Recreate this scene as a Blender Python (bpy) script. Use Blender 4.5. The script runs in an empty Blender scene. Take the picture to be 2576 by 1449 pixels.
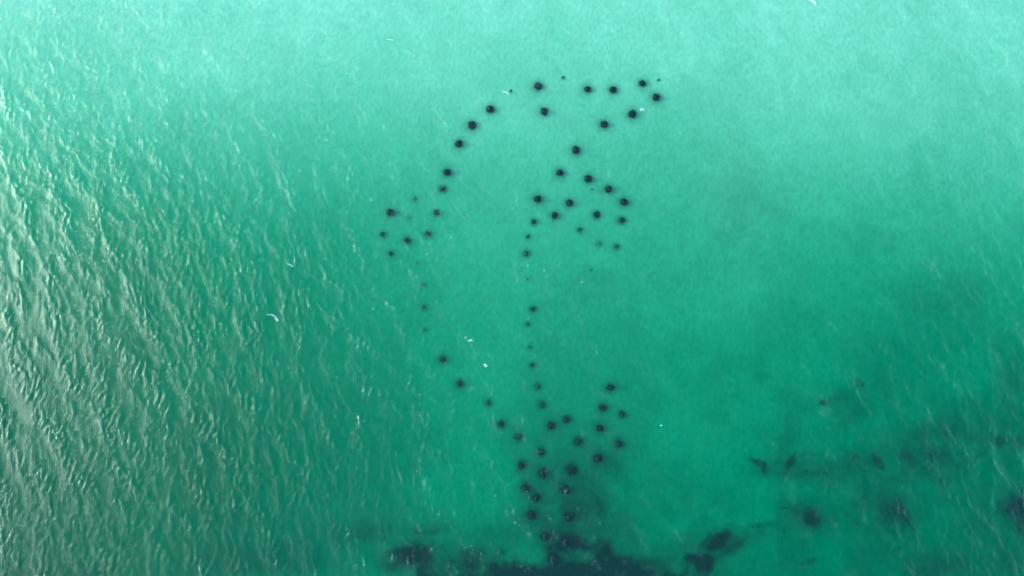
import bpy, math, random
import numpy as np
from mathutils import Vector, Matrix

# ------------------------------------------------------------------ camera, sky, sun, exposure
sc = bpy.context.scene
CAM_H, TILT, LENS = 150.0, math.radians(8.0), 24.0
cam_d = bpy.data.cameras.new("camera")
cam = bpy.data.objects.new("camera", cam_d)
sc.collection.objects.link(cam)
cam.location = (0, 0, CAM_H)
cam.rotation_euler = (TILT, 0, 0)
cam_d.lens, cam_d.sensor_width = LENS, 36.0
cam_d.clip_start, cam_d.clip_end = 1.0, 12000.0
sc.camera = cam

SUN_EL, SUN_AZ = math.radians(20.5), math.radians(175.0)      # azimuth counted from +x towards +y
world = bpy.data.worlds.new("World")
sc.world = world
world.use_nodes = True
wn = world.node_tree
sky = wn.nodes.new("ShaderNodeTexSky")
sky.sky_type = 'NISHITA'
sky.sun_disc = False
sky.sun_elevation = SUN_EL
sky.sun_rotation = math.pi / 2 - SUN_AZ
sky.air_density, sky.dust_density = 1.0, 1.2
wn.links.new(sky.outputs[0], wn.nodes["Background"].inputs[0])
wn.nodes["Background"].inputs[1].default_value = 0.15

sun_d = bpy.data.lights.new("sun", 'SUN')
sun_d.energy, sun_d.angle, sun_d.color = 0.56, math.radians(9.0), (1.0, 1.0, 0.99)
sun = bpy.data.objects.new("sun", sun_d)
sc.collection.objects.link(sun)
sun.location = (-60, 40, 120)
sdir = Vector((math.cos(SUN_EL) * math.cos(SUN_AZ), math.cos(SUN_EL) * math.sin(SUN_AZ), math.sin(SUN_EL)))
sun.rotation_euler = sdir.to_track_quat('Z', 'Y').to_euler()

vs = sc.view_settings
sc.display_settings.display_device = 'sRGB'
vs.view_transform, vs.look, vs.gamma, vs.use_curve_mapping = 'Standard', 'None', 1.0, False
vs.exposure = 2.6
vs.use_white_balance, vs.white_balance_temperature, vs.white_balance_tint = True, 5650, -20.0
sc.cycles.use_denoising = True
sc.cycles.max_bounces = 8
sc.cycles.transparent_max_bounces = 24
sc.cycles.filter_width = 1.0 if hasattr(sc.cycles, 'filter_width') else 1.5

rng = np.random.default_rng(41)
random.seed(41)

# ------------------------------------------------------------------ helpers
def at(px, py, z=0.0):
    """Point of the level z seen at px, py (in a 2576 x 1449 wide view of the place)."""
    u = (px - 1288.0) / 2576.0 * 36.0 / LENS
    v = -(py - 724.5) / 2576.0 * 36.0 / LENS
    c, s = math.cos(TILT), math.sin(TILT)
    d = (u, v * c + s, v * s - c)
    t = (z - CAM_H) / d[2]
    return d[0] * t, d[1] * t

def mesh_from(name, verts, faces_quads=None, faces_tris=None, smooth=False):
    """verts: n x 3 array; faces: index arrays."""
    me = bpy.data.meshes.new(name)
    verts = np.ascontiguousarray(verts, dtype=np.float32)
    parts, sizes = [], []
    if faces_quads is not None and len(faces_quads):
        parts.append(np.asarray(faces_quads, dtype=np.int32).ravel()); sizes += [4] * len(faces_quads)
    if faces_tris is not None and len(faces_tris):
        parts.append(np.asarray(faces_tris, dtype=np.int32).ravel()); sizes += [3] * len(faces_tris)
    loops = np.concatenate(parts)
    sizes = np.asarray(sizes, dtype=np.int32)
    me.vertices.add(len(verts)); me.vertices.foreach_set("co", verts.ravel())
    me.loops.add(len(loops)); me.loops.foreach_set("vertex_index", loops)
    me.polygons.add(len(sizes))
    me.polygons.foreach_set("loop_start", np.concatenate(([0], np.cumsum(sizes)[:-1])).astype(np.int32))
    if smooth:
        me.polygons.foreach_set("use_smooth", np.ones(len(sizes), dtype=bool))
    me.update(calc_edges=True)
    return me

def link(name, me, mat=None, parent=None):
    o = bpy.data.objects.new(name, me)
    sc.collection.objects.link(o)
    if mat is not None:
        me.materials.append(mat)
    if parent is not None:
        o.parent = parent
    return o

def tag(o, label=None, cat=None, group=None, kind=None):
    for k, v in (("label", label), ("category", cat), ("group", group), ("kind", kind)):
        if v:
            o[k] = v
    return o

def attr(me, name, values):
    a = me.attributes.new(name, 'FLOAT', 'POINT')
    a.data.foreach_set("value", np.ascontiguousarray(values, dtype=np.float32))

def value_noise(x, y, scale, seed):
    """Smooth noise in 0..1 at points x, y (arrays), built from a random lattice."""
    r = np.random.default_rng(seed)
    lat = r.random((257, 257))
    gx, gy = x / scale + 128.37, y / scale + 128.71
    ix, iy = np.floor(gx).astype(int), np.floor(gy).astype(int)
    fx, fy = gx - ix, gy - iy
    fx, fy = fx * fx * (3 - 2 * fx), fy * fy * (3 - 2 * fy)
    ix, iy = ix % 256, iy % 256
    return ((lat[ix, iy] * (1 - fx) + lat[ix + 1, iy] * fx) * (1 - fy)
            + (lat[ix, iy + 1] * (1 - fx) + lat[ix + 1, iy + 1] * fx) * fy)

def fbm(x, y, scale, seed, n=4):
    t, a, s = 0.0, 1.0, 0.0
    for k in range(n):
        t = t + a * value_noise(x, y, scale / 2 ** k, seed + k); s += a; a *= 0.55
    return t / s

class Nodes:
    def __init__(self, name):
        self.m = bpy.data.materials.new(name); self.m.use_nodes = True
        self.t = self.m.node_tree; self.t.nodes.clear()
        self.out = self.t.nodes.new("ShaderNodeOutputMaterial")
    def n(self, kind, **kw):
        nd = self.t.nodes.new("ShaderNode" + kind)
        for k, v in kw.items():
            if hasattr(nd, k) and not k[0].isupper():
                setattr(nd, k, v)
        return nd
    def l(self, a, b):
        self.t.links.new(a, b)
    def math(self, op, a, b=None, clamp=False):
        nd = self.t.nodes.new("ShaderNodeMath"); nd.operation = op; nd.use_clamp = clamp
        for i, v in enumerate((a, b)):
            if v is None: continue
            if isinstance(v, (int, float)): nd.inputs[i].default_value = v
            else: self.l(v, nd.inputs[i])
        return nd.outputs[0]
    def mixc(self, f, a, b):
        nd = self.t.nodes.new("ShaderNodeMix"); nd.data_type = 'RGBA'
        for s, v in ((nd.inputs[0], f), (nd.inputs[6], a), (nd.inputs[7], b)):
            if isinstance(v, (int, float)): s.default_value = v
            elif isinstance(v, tuple): s.default_value = (*v, 1.0) if len(v) == 3 else v
            else: self.l(v, s)
        return nd.outputs[2]

# ------------------------------------------------------------------ where dark growth lies on the sea floor
# centre and half-axes in the 2576-wide view, turn in degrees, cover 0..1
MEADOW = [
    (1400, 1448, 260, 34, -2, 1.0), (1330, 1430, 120, 22, 3, .9), (1040, 1375, 75, 42, 12, .75), (1075, 1328, 50, 20, 8, .45),
    (1175, 1405, 120, 34, 5, .55), (1130, 1385, 130, 40, 0, .35), (1560, 1440, 100, 30, -4, .7), (1600, 1412, 90, 28, -8, .5), (1525, 1378, 60, 28, -15, .5), (1470, 1415, 95, 34, 0, .8), (940, 1330, 90, 30, 10, .25),
    (1438, 1363, 46, 22, 0, .8), (1470, 1310, 120, 60, 0, .36), (1480, 1230, 110, 60, 10, .22),
    (1440, 1150, 100, 60, 0, .14), (1280, 1330, 150, 40, 4, .15), (1750, 1440, 90, 30, 0, .35), (1620, 1340, 60, 30, 0, .2),
]
PATCHES = [
    # px, py, half-axes, turn, cover, label
    (1795, 1345, 44, 17, 30, .85, "long dark weed streak leading up and right from the bottom middle meadow"),
    (1755, 1400, 28, 17, -15, .95, "darkest small weed patch, just below the long slanting streak at bottom"),
    (1722, 1392, 18, 12, 0, .55, "small weed patch touching the left side of the darkest lower patch"),
    (1880, 1314, 44, 7, 8, .35, "thin faint weed strand trailing right from the slanting dark streak"),
    (1886, 1156, 24, 10, -20, .55, "hook shaped weed patch lying right of the round mounds"),
    (1905, 1180, 9, 17, 20, .5, "short tail of weed below the hook shaped patch"),
    (1972, 1152, 9, 20, -28, .4, "small slanting weed dash right of the hook shaped patch"),
    (2048, 1012, 15, 12, 0, .6, "small round weed spot standing alone high on the right"),
    (2075, 1003, 42, 14, 8, .28, "pale weed smear touching the lone round spot"),
    (2134, 965, 10, 24, 35, .3, "faint slanting weed wisp above right of the lone round spot"),
    (2022, 1298, 30, 22, 0, .6, "ragged weed clump midway between slanting streak and right edge"),
    (1975, 1270, 45, 22, -20, .32, "faint weed fringe on the upper left of the ragged clump"),
    (2238, 1282, 42, 32, 0, .42, "broad soft weed patch between ragged clump and right edge"),
    (2185, 1158, 9, 24, 35, .42, "leftmost weed dash in the ragged row on the right"),
    (2240, 1140, 13, 16, 0, .5, "round weed tuft in the middle of the ragged row"),
    (2263, 1148, 7, 20, 5, .4, "upright weed dash just right of the round tuft"),
    (2312, 1138, 30, 18, 0, .3, "wide faint weed cloud ending the ragged row on the right"),
    (2484, 1108, 13, 12, 0, .42, "left of two small weed spots near the right edge"),
    (2524, 1102, 14, 13, 0, .34, "right of two small weed spots near the right edge"),
    (2568, 1292, 62, 62, 0, .9, "large dark weed bed cut by the lower right edge"),
    (2030, 1186, 55, 12, 0, .22, "faint flat weed band below and between hook and ragged row"),
    (2016, 1402, 24, 10, 8, .28, "small faint weed smear low between darkest patch and broad patch"),
]
SMUDGES = [
    (1850, 1350, 130, 22, 28, .35), (2010, 1290, 85, 45, 0, .32), (2230, 1270, 110, 60, 0, .28), (2200, 1150, 200, 35, 0, .24), (2420, 1100, 150, 60, 0, .22),
    (1920, 1170, 75, 32, 0, .26), (2540, 1280, 110, 110, 0, .4), (2100, 1010, 110, 40, 0, .2), (1650, 1400, 160, 50, 5, .32), (1460, 1240, 150, 130, 0, .26),  # loose detritus on the sand: colour of the floor only
    (1850, 520, 110, 130, 0, .16), (1500, 720, 60, 40, 0, .12), (2140, 610, 70, 50, 0, .10), (2545, 950, 80, 90, 0, .25), (2330, 750, 120, 60, 10, .14),
    (2100, 1090, 260, 60, 0, .12), (2440, 1230, 120, 110, 0, .15), (2200, 1230, 160, 80, 0, .14), (2550, 1130, 60, 60, 0, .12),
    (1800, 1250, 160, 70, 0, .12), (120, 1440, 240, 40, 0, .3),
    (2300, 1420, 200, 50, 0, .15), (700, 1390, 180, 40, 0, .2), (900, 1330, 120, 30, 0, .2),
]

# ------------------------------------------------------------------ where the round mounds stand
# px, py, radius (2576-wide view), darkness, label
MOUNDS = [
    (1354, 214, 10, 1.0, "large black mound at the top of the whole figure, left of centre"),
    (1369, 278, 9, .92, "black mound directly below the large top one"),
    (1479, 222, 9, .95, "black mound with a pale rim arc, left of a level pair at top"),
    (1543, 223, 9.5, 1.0, "black mound, right of the level pair at the top"),
    (1617, 207, 8.5, 1.0, "highest black mound at the upper right tip"),
    (1652, 242, 9.5, 1.0, "rightmost black mound of the upper right tip"),
    (1592, 284, 9.5, 1.0, "black mound beside the small white foam fleck, upper right"),
    (1521, 310, 9, 1.0, "black mound second down the slanting line from the upper right"),
    (1449, 375, 9.3, 1.0, "lone black mound midway down the slanting line from upper right"),
    (1409, 432, 9, .95, "black mound where the slanting line forks into two rows"),
    (1481, 447, 9, .97, "black mound starting the right hand row of the fork"),
    (1532, 473, 9, .95, "black mound second in the right hand row of the fork"),
    (1571, 506, 9, .86, "dark mound at the right shoulder above a thin ripple"),
    (1566, 552, 9, .66, "grey green mound just below the right shoulder"),
    (1552, 619, 8, .42, "faint mound at the lower right end of the fork row"),
    (1508, 612, 8, .25, "very faint mound left of the lowest one in the fork row"),
    (1459, 576, 9, .34, "faint blurred mound inside the fork, below its centre"),
    (1502, 538, 9, .76, "dark mound inside the right bend of the fork"),
    (1433, 508, 9, .86, "dark mound in the middle of the small diagonal inside the fork"),
    (1396, 540, 9, .8, "dark mound lower left of the small diagonal inside the fork"),
    (1353, 498, 9.5, .87, "dark mound on the left side of the fork, speckled"),
    (1343, 556, 7.5, .72, "dark mound first in the long middle column"),
    (1328, 594, 8, .32, "faint mound crossed by a white ripple in the middle column"),
    (1323, 636, 9, .5, "grey green mound below the ripple in the middle column"),
    (1328, 702, 4, .2, "tiny faint mound in the gap of the middle column"),
    (1341, 776, 7, .62, "small dark mound below the gap of the middle column"),
    (1328, 815, 6, .42, "small faint mound second below the gap of the middle column"),
    (1333, 873, 7, .28, "faintest round mound low in the middle column"),
    (1339, 918, 6.5, .52, "small dark mound low in the middle column"),
    (1353, 972, 8, .45, "soft mound where the middle column meets the lower cluster"),
    (1364, 1019, 9, .52, "soft mound leading the middle column into the lower cluster"),
    (1233, 272, 9, 1.0, "highest black mound of the long left arc"),
    (1187, 312, 10, 1.0, "largest black mound of the left arc, second from its top"),
    (1154, 359, 9, 1.0, "black mound third down the left arc"),
    (1124, 431, 9.3, .95, "black mound fourth down the left arc, after a gap"),
    (1112, 472, 9.5, .62, "mottled mound close below the fourth of the left arc"),
    (1097, 533, 8, .66, "dark mound on the left arc beside a white ripple tip"),
    (1075, 587, 9, .56, "soft mound ending the left arc above its sharp turn"),
    (1023, 603, 9, .6, "mottled mound between the left arc and the small ring"),
    (981, 636, 8, .46, "soft mound at the bottom of the small ring on the left"),
    (961, 587, 8, .5, "leftmost mound of all, soft edged"),
    (980, 532, 9, .82, "dark crisp mound topping the small ring on the left"),
    (1042, 498, 8, .2, "very faint mound between the small ring and left arc"),
    (1028, 546, 5, .2, "tiny faint mound inside the small ring on the left"),
    (1049, 661, 4, .16, "barely visible speck mound below the left arc's turn"),
    (1065, 716, 5, .35, "small faint mound first in the sparse left column"),
    (1066, 772, 6.5, .42, "small soft mound second in the sparse left column"),
    (1068, 829, 6, .25, "faint mound third in the sparse left column"),
    (1112, 904, 9, .7, "dark soft mound starting the lower left diagonal"),
    (1155, 966, 9, .7, "dark soft mound second down the lower left diagonal"),
    (1228, 1014, 8, .5, "soft mound under white ripples on the lower left diagonal"),
    (1260, 1068, 9, .7, "dark mound fourth down the lower left diagonal"),
    (1303, 1100, 9, .66, "ragged mound ending the lower left diagonal"),
    (1426, 1055, 9, .76, "dark mound, right of the close pair in the lower cluster"),
    (1387, 1072, 10, .82, "dark mound, left of the close pair in the lower cluster"),
    (1538, 975, 9, .92, "flat oval dark mound alone at the top right of the lower cluster"),
    (1519, 1026, 10, .76, "dark mound below the oval one in the lower cluster"),
    (1568, 1043, 8, .7, "rightmost small mound of the lower cluster"),
    (1511, 1078, 10, .82, "dark mound second below the oval one in the lower cluster"),
    (1558, 1118, 12, .7, "broad mound split by a bright ripple, right of the lower cluster"),
    (1506, 1154, 12, .87, "large very dark mound lower right in the cluster"),
    (1456, 1112, 11, .68, "ragged broad mound in the centre of the lower cluster"),
    (1440, 1185, 13, .78, "widest dark mound of the lower cluster, ripples across it"),
    (1362, 1139, 9, .72, "dark mound below the close pair, left centre of the cluster"),
    (1312, 1173, 10, .76, "mound with an upright white ripple, left of the lower cluster"),
    (1367, 1192, 11, .8, "elongated dark mound below left centre of the cluster"),
    (1322, 1231, 10, .86, "black mound on the left rim of the neck below the cluster"),
    (1350, 1255, 10, .92, "black mound tucked inside the left rim of the neck"),
    (1423, 1235, 11, .96, "black mound on the right rim of the neck"),
    (1338, 1299, 11, .9, "black mound lowest on the left rim of the neck"),
    (1433, 1303, 11, 1.0, "black mound lowest on the right rim of the neck"),
    (1373, 1353, 12, .96, "large black mound above the bottom meadow"),
    (1425, 1366, 14, .92, "black mound half lost in a weed clump near the bottom"),
    (1393, 1410, 13, 1.0, "lowest black mound sunk in the bottom meadow"),
    (1417, 193, 3.4, .55, "tiny dark speck mound above the top row, middle"),
    (1285, 227, 3.2, .55, "tiny dark speck mound beside white foam, upper left"),
    (1658, 199, 3.2, .5, "tiny dark speck mound at the far upper right tip"),
    (1489, 677, 4, .2, "barely visible speck mound alone below the fork"),
    (1490, 475, 4.5, .13, "barely visible speck mound between the fork's right row mounds"),
]
PXM = 225.0 / 2576.0

# ------------------------------------------------------------------ depth of the sea floor
# (px, py, metres of water)
SOUND = [
    (0, 0, 1.4), (600, 0, 1.1), (1300, 0, 1.0), (2000, 0, 1.3), (2576, 0, 1.4), (1300, 200, 2.1), (2000, 250, 1.5), (2576, 300, 1.7), (0, 300, 2.2), (600, 300, 2.0),
    (1300, 400, 2.6), (1900, 500, 3.0), (2400, 550, 2.8), (0, 600, 5.0), (600, 600, 4.4), (1300, 600, 3.4), (1300, 760, 4.3), (1650, 760, 4.2), (2100, 760, 4.5), (2560, 760, 5.6),
    (0, 850, 8.6), (500, 850, 8.0), (900, 850, 5.6), (1300, 950, 5.1), (1800, 950, 5.2), (2300, 950, 6.2), (0, 1100, 9.8), (500, 1100, 8.2), (900, 1100, 6.2), (1300, 1120, 5.9),
    (1700, 1120, 5.8), (2200, 1120, 6.7), (2576, 1120, 7.2), (0, 1449, 10.0), (500, 1420, 8.8), (1000, 1300, 7.0), (1500, 1300, 6.6), (1900, 1420, 6.7), (2300, 1400, 7.2), (2576, 1449, 8.2),
]
SP = np.array([[*at(a, b), d] for a, b, d in SOUND])

def depth(x, y):
    x = np.asarray(x, dtype=float); y = np.asarray(y, dtype=float)
    w = 0.0; t = 0.0
    for sx, sy, d in SP:
        r2 = (x - sx) ** 2 + (y - sy) ** 2
        k = np.exp(-r2 / (2 * 21.0 ** 2)) + 4e-3 / (1 + r2 / 900.0)
        w = w + k; t = t + k * d
    return t / w * .25 + .26

def ellipses(x, y, rows, ragged, seed):
    out = np.zeros_like(x)
    n1 = fbm(x, y, 9.0, seed, 4) - .5
    n2 = fbm(x, y, 3.0, seed + 9, 4) - .5
    n3 = fbm(x, y, 1.6, seed + 17, 2)
    veil = np.clip(.15 + 1.5 * fbm(x, y, 3.4, seed + 23, 4), 0, 1)
    for row in rows:
        px, py, a, b, turn, s = row[:6]
        cx, cy = at(px, py, -6.0)
        m = 225.0 / 2576.0
        th = math.radians(turn)
        dx, dy = x - cx, y - cy
        u = (dx * math.cos(th) + dy * math.sin(th)) / (a * m)
        v = (-dx * math.sin(th) + dy * math.cos(th)) / (b * m)
        r = np.sqrt(u * u + v * v) + ragged * (n1 * 1.6 + n2 * 1.6 + (n3 - .5) * .5)
        f = np.clip((1.55 - r) / 1.4, 0, 1)
        out = 1 - (1 - out) * (1 - s * np.where(f > .97, np.maximum(veil, .85), veil) * f * f * (3 - 2 * f))
    return out

# ------------------------------------------------------------------ materials
def sand_material():
    k = Nodes("sand")
    geo = k.n("NewGeometry")
    nz = k.n("TexNoise"); nz.inputs["Scale"].default_value = 0.16; nz.inputs["Detail"].default_value = 7; nz.inputs["Roughness"].default_value = .6
    k.l(geo.outputs["Position"], nz.inputs["Vector"])
    f = k.math('MULTIPLY', k.math('SUBTRACT', nz.outputs[0], .35), 1.6, clamp=True)
    c = k.mixc(f, (.56, .60, .47), (.70, .71, .58))
    mp = k.n("Mapping"); mp.inputs["Rotation"].default_value = (0, 0, math.radians(-24)); mp.inputs["Scale"].default_value = (1.0, .6, 1.0)
    k.l(geo.outputs["Position"], mp.inputs[0])
    rp = k.n("TexNoise"); rp.inputs["Scale"].default_value = 1.25; rp.inputs["Detail"].default_value = 5; rp.inputs["Roughness"].default_value = .7
    k.l(mp.outputs[0], rp.inputs["Vector"])
    rf = k.math('MULTIPLY', k.math('SUBTRACT', rp.outputs[0], .3), 2.3, clamp=True)      # ripple light from the surface, painted into the sand as darker streaks
    c = k.mixc(k.math('MULTIPLY', rf, .5), c, (.26, .29, .22))
    w = k.n("Attribute"); w.attribute_name = "growth_halo"
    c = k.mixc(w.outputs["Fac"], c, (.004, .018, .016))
    d = k.n("BsdfDiffuse"); k.l(c, d.inputs[0]); k.l(d.outputs[0], k.out.inputs[0])
    return k.m

def weed_material(name, a, b):
    k = Nodes(name)
    oi = k.n("NewGeometry")
    nz = k.n("TexNoise"); nz.inputs["Scale"].default_value = 1.7; nz.inputs["Detail"].default_value = 3
    k.l(oi.outputs["Position"], nz.inputs["Vector"])
    c = k.mixc(k.math('MULTIPLY', k.math('SUBTRACT', nz.outputs[0], .3), 2.2, clamp=True), a, b)
    p = k.n("BsdfPrincipled"); k.l(c, p.inputs["Base Color"]); p.inputs["Roughness"].default_value = .75
    p.inputs["Specular IOR Level"].default_value = .05
    k.l(p.outputs[0], k.out.inputs[0])
    return k.m

def rock_material(name, a, b):
    k = Nodes(name)
    tc = k.n("TexCoord")
    oi = k.n("ObjectInfo")
    add = k.n("VectorMath"); add.operation = 'ADD'
    sc_ = k.n("VectorMath"); sc_.operation = 'SCALE'; sc_.inputs["Scale"].default_value = 37.0
    cmb = k.n("CombineXYZ"); k.l(oi.outputs["Random"], cmb.inputs[0]); k.l(oi.outputs["Random"], cmb.inputs[1])
    k.l(cmb.outputs[0], sc_.inputs[0]); k.l(tc.outputs["Object"], add.inputs[0]); k.l(sc_.outputs[0], add.inputs[1])
    nz = k.n("TexNoise"); nz.inputs["Scale"].default_value = 5.5; nz.inputs["Detail"].default_value = 5
    k.l(add.outputs[0], nz.inputs["Vector"])
    f = k.math('MULTIPLY', k.math('SUBTRACT', nz.outputs[0], .42), 3.0, clamp=True)
    c = k.mixc(f, a, b)
    p = k.n("BsdfPrincipled"); k.l(c, p.inputs["Base Color"]); p.inputs["Roughness"].default_value = .7
    p.inputs["Specular IOR Level"].default_value = .08
    bp = k.n("Bump"); bp.inputs["Strength"].default_value = .7; bp.inputs["Distance"].default_value = .08
    k.l(nz.outputs[0], bp.inputs["Height"]); k.l(bp.outputs[0], p.inputs["Normal"])
    k.l(p.outputs[0], k.out.inputs[0])
    return k.m

def water_material():
    k = Nodes("water_surface")
    geo = k.n("NewGeometry")
    mp = k.n("Mapping"); mp.inputs["Rotation"].default_value = (0, 0, math.radians(-24)); mp.inputs["Scale"].default_value = (1.0, .7, 1.0)
    k.l(geo.outputs["Position"], mp.inputs[0])
    n1 = k.n("TexNoise"); n1.inputs["Scale"].default_value = 3.2; n1.inputs["Detail"].default_value = 6; n1.inputs["Roughness"].default_value = .68
    k.l(mp.outputs[0], n1.inputs["Vector"])
    bp = k.n("Bump"); bp.inputs["Strength"].default_value = .7; bp.inputs["Distance"].default_value = .15
    k.l(n1.outputs[0], bp.inputs["Height"])
    dot = k.n("VectorMath"); dot.operation = 'DOT_PRODUCT'      # Schlick's reflectance of water, alike from above and below
    k.l(geo.outputs["Incoming"], dot.inputs[0]); k.l(bp.outputs[0], dot.inputs[1])
    fac = k.math('ADD', k.math('MULTIPLY', k.math('POWER', k.math('SUBTRACT', 1.0, k.math('ABSOLUTE', dot.outputs["Value"]), clamp=True), 5.0), .979), .021)
    gl = k.n("BsdfGlossy"); gl.inputs["Roughness"].default_value = .18; gl.inputs["Color"].default_value = (1, 1, 1, 1)
    k.l(bp.outputs[0], gl.inputs["Normal"])
    tr = k.n("BsdfTransparent")
    mx = k.n("MixShader"); k.l(fac, mx.inputs[0]); k.l(tr.outputs[0], mx.inputs[1]); k.l(gl.outputs[0], mx.inputs[2])
    # pale films: bubbles on breaking ripples, plus refracted ripple light painted on
    fo = k.n("Attribute"); fo.attribute_name = "foam"
    n2 = k.n("TexNoise"); n2.inputs["Scale"].default_value = 2.3; n2.inputs["Detail"].default_value = 5; n2.inputs["Roughness"].default_value = .75
    k.l(mp.outputs[0], n2.inputs["Vector"])
    g = k.math('MULTIPLY', k.math('SUBTRACT', n2.outputs[0], .45), 3.0, clamp=True)
    ff = k.math('MULTIPLY', fo.outputs["Fac"], g, clamp=True)
    df = k.n("BsdfDiffuse"); df.inputs[0].default_value = (.78, .82, .80, 1)
    m2 = k.n("MixShader"); k.l(ff, m2.inputs[0]); k.l(mx.outputs[0], m2.inputs[1]); k.l(df.outputs[0], m2.inputs[2])
    k.l(m2.outputs[0], k.out.inputs[0])
    return k.m

def water_volume_material():
    k = Nodes("sea_water")
    AB = (.81, .338, .545)
    dens = 2.2
    ab = k.n("VolumeAbsorption")
    ab.inputs["Density"].default_value = dens
    ab.inputs["Color"].default_value = (*[1 - a / dens for a in AB], 1)
    vsn = k.n("VolumeScatter"); vsn.inputs["Density"].default_value = .045; vsn.inputs["Anisotropy"].default_value = .3
    vsn.inputs["Color"].default_value = (.08, .95, .80, 1)
    ad = k.n("AddShader"); k.l(ab.outputs[0], ad.inputs[0]); k.l(vsn.outputs[0], ad.inputs[1])
    k.l(ad.outputs[0], k.out.inputs["Volume"])
    return k.m

M_SAND = sand_material()
M_WEED = weed_material("dark_weed", (.002, .012, .010), (.006, .026, .020))
M_ROCKS = {0: rock_material("wet_weedy_rock", (.001, .009, .007), (.003, .024, .018)),
           1: rock_material("faded_rock", (.006, .035, .030), (.02, .07, .055)),  # from here paler: fading through water and sand cover put into the colour
           2: rock_material("faded_dusted_rock", (.03, .08, .06), (.09, .17, .13)),
           3: rock_material("faded_sandy_rock", (.18, .22, .17), (.42, .44, .34))}
M_WATER = water_material()
M_BODY = water_volume_material()
kf = Nodes("foam"); fd = kf.n("BsdfDiffuse"); fd.inputs[0].default_value = (.85, .87, .86, 1)
ft = kf.n('BsdfTransparent'); fm = kf.n('MixShader'); fm.inputs[0].default_value = .24
fn = kf.n("TexNoise"); fn.inputs["Scale"].default_value = 9.0
fc = kf.mixc(fn.outputs[0], (.7, .75, .74), (.9, .9, .9)); kf.l(fc, fd.inputs[0]); kf.l(ft.outputs[0], fm.inputs[1]); kf.l(fd.outputs[0], fm.inputs[2]); kf.l(fm.outputs[0], kf.out.inputs[0])
M_FOAM = kf.m

# ------------------------------------------------------------------ sea floor
FX0, FX1, FY0, FY1 = -150.0, 150.0, -66.0, 120.0
FAR = 5000.0
def grid_sheet(xs, ys):
    X, Y = np.meshgrid(xs, ys, indexing='ij')
    nx, ny = len(xs), len(ys)
    i = (np.arange(nx - 1)[:, None] * ny + np.arange(ny - 1)[None, :]).ravel()
    q = np.stack([i, i + ny, i + ny + 1, i + 1], axis=1)
    return X, Y, q

def with_margin(a, b, step):
    inner = np.arange(a, b + step * .5, step)
    pre = a - np.array([FAR, 2000, 900, 400, 180, 80, 35, 15, 6, 2.5])
    post = inner[-1] + np.array([2.5, 6, 15, 35, 80, 180, 400, 900, 2000, FAR])
    return np.concatenate([pre, inner, post])

fx, fy = with_margin(FX0, FX1, .4), with_margin(FY0, FY1, .4)
X, Y, Q = grid_sheet(fx, fy)
x, y = X.ravel(), Y.ravel()
xc, yc = np.clip(x, FX0, FX1), np.clip(y, FY0, FY1)
dep = depth(xc, yc)
growth_halo = ellipses(x, y, MEADOW, .62, 300)
growth_halo = 1 - (1 - growth_halo) * (1 - ellipses(x, y, PATCHES, .75, 340) * 1.0)
growth_halo = 1 - (1 - growth_halo) * (1 - ellipses(x, y, SMUDGES, .5, 360))
mot = np.clip((fbm(x, y, 26.0, 380, 5) - .44) * 1.6, 0, .22) * np.clip((40 - yc) / 60, .15, 1)
fine = np.clip((fbm(x, y, 7.0, 410, 5) - .5) * 1.5, 0, .22) * np.clip((x - 12) / 40, 0, 1) * np.clip((22 - y) / 40, 0, 1)
growth_halo = np.clip(growth_halo + mot + fine, 0, 1)
for px, py, rr, dk, lab in MOUNDS:                     # soft shade halo and blur of each mound, painted into the floor colour
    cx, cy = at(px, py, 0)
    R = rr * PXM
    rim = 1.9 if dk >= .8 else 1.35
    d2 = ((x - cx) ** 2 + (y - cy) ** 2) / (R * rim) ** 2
    growth_halo = 1 - (1 - growth_halo) * (1 - (.62 * dk if dk >= .8 else min(.95, .1 + 1.15 * dk)) * np.exp(-d2))
z = -dep + .14 * (fbm(x, y, 14.0, 390, 4) - .5) + .07 * (fbm(x, y, 1.8, 395, 2) - .5)
me = mesh_from("seabed", np.stack([x, y, z], 1), Q, smooth=True)
attr(me, "growth_halo", growth_halo)
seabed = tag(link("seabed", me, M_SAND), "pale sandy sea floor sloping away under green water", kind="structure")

def floor_z(px_, py_):
    return float(-depth(np.array([px_]), np.array([py_]))[0])

# ------------------------------------------------------------------ weed blades (small flat leaves)
def blades(cx, cy, cz, length, width, lean, r):
    """Arrays of roots -> vertices and tris of curved leaves, two triangles and a tip each."""
    n = len(cx)
    th = r.random(n) * 2 * math.pi
    dx, dy = np.cos(th), np.sin(th)
    sx, sy = -dy * width, dx * width
    h = length * np.sqrt(1 - lean ** 2)
    o = length * lean
    v = np.empty((n, 5, 3))
    v[:, 0] = np.stack([cx - sx, cy - sy, cz], 1)
    v[:, 1] = np.stack([cx + sx, cy + sy, cz], 1)
    v[:, 2] = np.stack([cx - sx * .9 + dx * o * .4, cy - sy * .9 + dy * o * .4, cz + h * .7], 1)
    v[:, 3] = np.stack([cx + sx * .9 + dx * o * .4, cy + sy * .9 + dy * o * .4, cz + h * .7], 1)
    v[:, 4] = np.stack([cx + dx * o, cy + dy * o, cz + h], 1)
    b = np.arange(n)[:, None] * 5
    t = np.concatenate([b + np.array([[0, 1, 3]]), b + np.array([[0, 3, 2]]), b + np.array([[2, 3, 4]])], 0)
    return v.reshape(-1, 3), t

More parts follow.
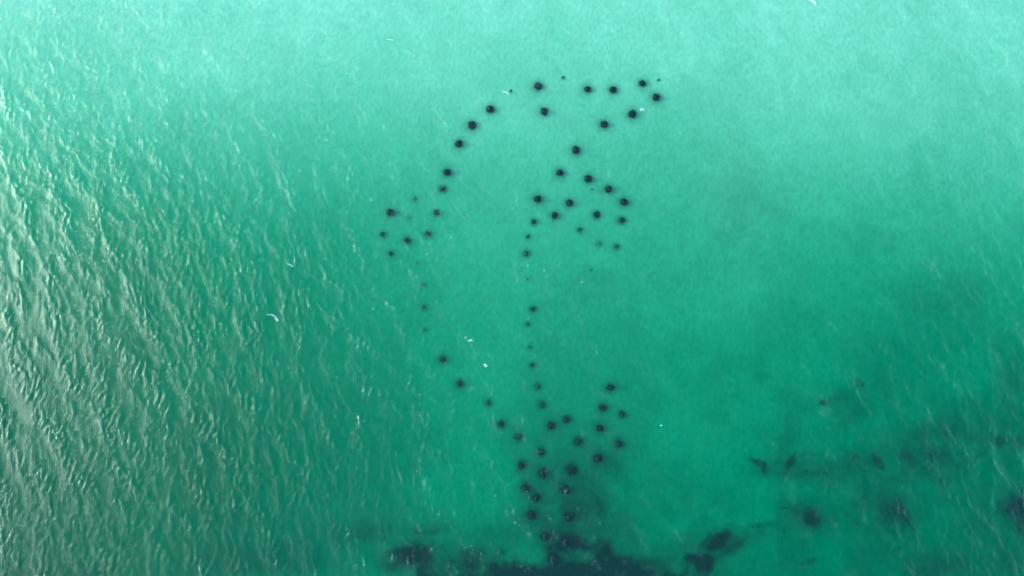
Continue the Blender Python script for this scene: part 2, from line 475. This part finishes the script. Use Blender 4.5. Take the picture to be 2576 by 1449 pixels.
# the meadow: one mass
r = np.random.default_rng(7)
n = 260000
bx = r.uniform(-55, 60, n); by = r.uniform(-62, -8, n)
keep = r.random(n) < ellipses(bx, by, MEADOW, .62, 300) ** 3 * .95
bx, by = bx[keep], by[keep]
bz = -depth(bx, by) - .1
v, t = blades(bx, by, bz, r.uniform(.25, .5, len(bx)), r.uniform(.03, .07, len(bx)), r.uniform(.5, .95, len(bx)), r)
tag(link("seagrass_meadow", mesh_from("seagrass_meadow", v, None, t), M_WEED),
    "dark seagrass meadow on the sea floor along the bottom edge", kind="stuff")

# separate weed patches, each a thing
for i, p in enumerate(PATCHES):
    px, py, a, b, turn, s, lab = p
    cx, cy = at(px, py, -6.5)
    cz = floor_z(cx, cy)
    m = 225.0 / 2576.0
    R = 1.7 * max(a, b) * m
    n = int(95 * math.pi * R * R)
    bx, by = r.uniform(-R, R, n) + cx, r.uniform(-R, R, n) + cy
    keep = r.random(n) < ellipses(bx, by, [p], .75, 340) ** 1.5 * .6
    bx, by = bx[keep], by[keep]
    v, t = blades(bx - cx, by - cy, -depth(bx, by) - .12 - cz, r.uniform(.25, .6, len(bx)), r.uniform(.04, .09, len(bx)), r.uniform(.5, .95, len(bx)), r)
    o = bpy.data.objects.new("seaweed_patch", None)
    sc.collection.objects.link(o)
    tag(link("weed_leaves", mesh_from("weed_leaves", v, None, t), M_WEED, o), kind="stuff")
    o.location = (cx, cy, cz)
    tag(o, lab, "seaweed patch", "dark seaweed patches on the lower right sea floor")

# ------------------------------------------------------------------ round reef mounds

def head_mesh(R, H, seed, oval=1.0, flat=.75):
    """Lumpy closed dome of radius R that rises H from its foot at z = 0."""
    r_ = np.random.default_rng(seed)
    NU, NV = 22, 9
    ph = r_.random(8) * 6.28
    vs_, q, t = [], [], []
    for j in range(NV):
        f = j / (NV - 1)                       # 0 foot, 1 near the top
        for i in range(NU):
            a = 2 * math.pi * i / NU
            lump = 1 + .07 * math.sin(3 * a + ph[0]) + .05 * math.sin(5 * a + ph[1] + 3 * f) + .05 * math.sin(8 * a + ph[2] - 4 * f) + .03 * r_.normal()
            rad = R * (1.12 - .12 * f) * math.sqrt(max(0.02, 1 - (f * .97) ** 5)) * lump
            zz = H * (f ** .9) * (1 + .02 * math.sin(2 * a + ph[3])) if j < NV - 1 else H * .985 + .03 * R * math.sin(2 * a + ph[3])
            vs_.append((rad * math.cos(a), rad * oval * math.sin(a), zz))
    for j in range(NV - 1):
        for i in range(NU):
            a, b = j * NU + i, j * NU + (i + 1) % NU
            q.append((a, b, b + NU, a + NU))
    top = len(vs_); vs_.append((0, 0, H))
    bot = len(vs_); vs_.append((0, 0, 0))
    for i in range(NU):
        t.append((top, (NV - 1) * NU + i, (NV - 1) * NU + (i + 1) % NU))
        t.append((bot, (i + 1) % NU, i))
    return mesh_from("mound_head", np.array(vs_), q, t, smooth=True)

for i, (px, py, rr, dk, lab) in enumerate(MOUNDS):
    awash = dk >= .8 and rr > 5
    cx, cy = at(px, py, 0)
    fz = floor_z(cx, cy)
    ztop = .08 if awash else min(-.35, fz + .1 + 1.3 * dk)
    cx, cy = at(px, py, min(0, ztop))
    fz = min(fz, ztop - .2)
    R = rr * PXM * (.71 if awash else .74) * (.94 + .12 * r.random())
    root = bpy.data.objects.new("reef_mound", None)
    sc.collection.objects.link(root)
    root.location = (cx, cy, fz)
    root.empty_display_size = .5
    tag(root, lab, "reef mound", "round reef mounds standing in the shallow water")
    H = ztop - fz
    m = 0 if dk > .75 else (1 if dk > .55 else (2 if dk > .3 else 3))
    oval = .74 if "oval" in lab else (1.35 if "elongated" in lab else 1.0 + .06 * r.normal())
    hR = R * (1.0 if awash else .5 + .4 * dk)
    head = link("head", head_mesh(hR, H, 900 + i, oval), M_ROCKS[m], root)
    head.rotation_euler.z = r.random() * 6.28 if oval == 1 else (-.25 if oval < 1 else .3)
    # weed added to darken the shade halo, thinning outward, denser on dark mounds
    n = int(900 * (.03 + .6 * dk ** 3) * max(.2, (R / .8) ** 2))
    rad = hR * .7 + np.abs(r.normal(0, 1, n)) * R * .42 if awash else np.abs(r.normal(0, 1, n)) * R * .75
    a = r.random(n) * 2 * math.pi
    rise = np.sqrt(np.clip(1 - (rad / (hR * 1.15)) ** 2, 0, 1)) * H
    wz = np.maximum(rise, H * np.clip(1.25 - rad / (1.5 * R), 0.03, 1) * r.random(n)) if awash else rise * .95
    v, t = blades(rad * np.cos(a), rad * np.sin(a) * oval, wz, r.uniform(.12, .34, n), r.uniform(.03, .07, n), r.uniform(.6, .98, n), r)
    v[:, 2] = np.minimum(v[:, 2], H - .38 if awash else H + .05)
    tag(link("weed_halo", mesh_from("weed_halo", v, None, t), M_WEED, root), kind="stuff")

# ------------------------------------------------------------------ water surface: real waves
ST = .27
wx = np.arange(-152.0, 152.0, ST); wy = np.arange(-68.0, 122.0, ST)
NX, NY = len(wx), len(wy)
kx = np.fft.fftfreq(NX, ST) * 2 * math.pi
ky = np.fft.fftfreq(NY, ST) * 2 * math.pi
KX, KY = np.meshgrid(kx, ky, indexing='ij')
K = np.sqrt(KX ** 2 + KY ** 2); K[0, 0] = 1e9
WIND = math.radians(32)
TH = np.arctan2(KY, KX) - WIND
def field(amp, seed):
    g = np.random.default_rng(seed)
    h = (g.normal(size=(NX, NY)) + 1j * g.normal(size=(NX, NY))) * amp
    h[0, 0] = 0
    return h
def slope_norm(hk, target):
    sx = np.real(np.fft.ifft2(1j * KX * hk)); sy = np.real(np.fft.ifft2(1j * KY * hk))
    s = math.sqrt(float((sx ** 2 + sy ** 2).mean()))
    return hk * (target / s)
kp = 2 * math.pi / 8.0
big = np.sqrt(K ** -4.2 * np.exp(-1.25 * (kp / K) ** 2.5) * np.maximum(np.cos(TH), 0) ** 3.5)
big = np.where(K > 2 * math.pi / 1.6, 0, big)
hb = slope_norm(field(big, 5), .075)
rip = np.sqrt(K ** -3.6 * np.exp(-(2 * math.pi / 1.7 / K) ** 3) * (np.maximum(np.cos(TH + .25), 0) ** 1.3 + .15) * np.exp(-(K / (2 * math.pi / .55)) ** 4))
hr = slope_norm(field(rip, 6), .15)
HB = np.real(np.fft.ifft2(hb)); HR = np.real(np.fft.ifft2(hr))
mod = np.clip(1 + .6 * (HB + .5 * np.roll(HB, 3, axis=0)) / HB.std() / 1.3, .2, 2.6)
HH = HB + HR * mod
DX = np.real(np.fft.ifft2(-1j * KX / K * hb)); DY = np.real(np.fft.ifft2(-1j * KY / K * hb))
print("wave std", HB.std(), HR.std())
win = np.clip(np.minimum.outer(np.minimum(np.arange(NX), NX - 1 - np.arange(NX)), np.minimum(np.arange(NY), NY - 1 - np.arange(NY))) * ST / 12.0, 0, 1)
CH = -.9
WX, WY = np.meshgrid(wx, wy, indexing='ij')
PX_ = WX + CH * DX * win; PY_ = WY + CH * DY * win
ZZ = HH * win
lap = -(np.gradient(np.gradient(HH, axis=0), axis=0) + np.gradient(np.gradient(HH, axis=1), axis=1))
crest = np.clip(lap / lap.std() - 1.2, 0, 3) / 3
foam = np.clip(crest * 1.2 * np.clip(HB / HB.std() - .1, 0, 1.5), 0, 1) * .26 * np.clip(fbm(WX, WY, 30.0, 61, 3) * 3 - .9, .1, 1) * np.clip((80 - WX) / 90, .35, 1)
i = (np.arange(NX - 1)[:, None] * NY + np.arange(NY - 1)[None, :]).ravel()
Q = np.stack([i, i + NY, i + NY + 1, i + 1], 1)
V = np.stack([PX_.ravel(), PY_.ravel(), ZZ.ravel()], 1)
# flat frame out to the horizon, sharing the inner corners
c00, c10, c11, c01 = 0, (NX - 1) * NY, NX * NY - 1, NY - 1
nb = len(V)
V = np.concatenate([V, np.array([[-FAR, -FAR, 0], [FAR, -FAR, 0], [FAR, FAR, 0], [-FAR, FAR, 0]])])
Q = np.concatenate([Q, np.array([[nb, nb + 1, c10, c00], [nb + 1, nb + 2, c11, c10], [nb + 2, nb + 3, c01, c11], [nb + 3, nb, c00, c01]])])
me = mesh_from("water", V, Q, smooth=True)
attr(me, "foam", np.concatenate([foam.ravel(), np.zeros(4)]))
tag(link("water", me, M_WATER), "rippled green sea surface", kind="structure")

# the body of sea water under the surface (tints what lies deeper)
B = FAR - 50
zt, zb = -.24, -40.0
vb = np.array([[-B, -B, zb], [B, -B, zb], [B, B, zb], [-B, B, zb], [-B, -B, zt], [B, -B, zt], [B, B, zt], [-B, B, zt]])
qb = np.array([[3, 2, 1, 0], [4, 5, 6, 7], [0, 1, 5, 4], [1, 2, 6, 5], [2, 3, 7, 6], [3, 0, 4, 7]])
tag(link("sea_water", mesh_from("sea_water", vb, qb), M_BODY), "clear green sea water between surface and sand", kind="stuff")

# ------------------------------------------------------------------ foam flecks
FOAM = [
    (2046, 2, 12, 5, -40, "largest white foam fleck, cut by the top edge on the right"),
    (1616, 274, 6, 4, 0, "small white foam fleck beside an upper right mound"),
    (1272, 231, 9, 2.5, -25, "slanting white foam fleck beside a tiny speck, upper left of figure"),
    (683, 792, 14, 1.6, -15, "curved white foam line on a wave crest at left"),
    (695, 803, 5, 3, -40, "compact white foam bit on the crest at left"),
    (1183, 856, 7, 2, 0, "flat white foam fleck between the two columns of mounds"),
    (1221, 919, 5, 4, -40, "bright foam bit below the flat fleck between the columns"),
    (1663, 1070, 1.8, 1.2, 0, "lone foam dot right of the lower cluster"),
    (982, 98, 8, 1.4, -10, "thin foam line high up left of the figure"),
    (728, 665, 9, 1.3, -25, "thin foam line above the curved one at left"),
]
for px, py, a, b, turn, lab in FOAM:
    if not lab:
        continue
    cx, cy = at(px, py, .15)
    n = int(8 + a * b * 2.5)
    th = math.radians(turn)
    vv, tt = [], []
    for j in range(n):
        u, w = r.uniform(-1, 1), r.normal(0, .45)
        X_, Y_ = u * a * PXM, w * b * PXM - .25 * a * PXM * u * u
        x_, y_ = X_ * math.cos(th) - Y_ * math.sin(th), X_ * math.sin(th) + Y_ * math.cos(th)
        s = r.uniform(.04, .085)
        base = len(vv)
        for k in range(6):
            q_ = k * math.pi / 3
            vv.append((x_ + s * math.cos(q_), y_ + s * math.sin(q_), -.02))
        vv.append((x_, y_, s * .4)); vv.append((x_, y_, -.05))
        for k in range(6):
            tt.append((base + k, base + (k + 1) % 6, base + 6)); tt.append((base + (k + 1) % 6, base + k, base + 7))
    ii = int(round((cx - wx[0]) / ST)); jj = int(round((cy - wy[0]) / ST))
    zz = float(ZZ[min(max(ii, 0), NX - 1), min(max(jj, 0), NY - 1)])
    o = bpy.data.objects.new("foam_fleck", None)
    sc.collection.objects.link(o)
    tag(link("foam_bubbles", mesh_from("foam_bubbles", np.array(vv), None, tt), M_FOAM, o), kind="stuff")
    o.location = (cx, cy, zz + .01)
    tag(o, lab, "foam", "white foam flecks on the waves")
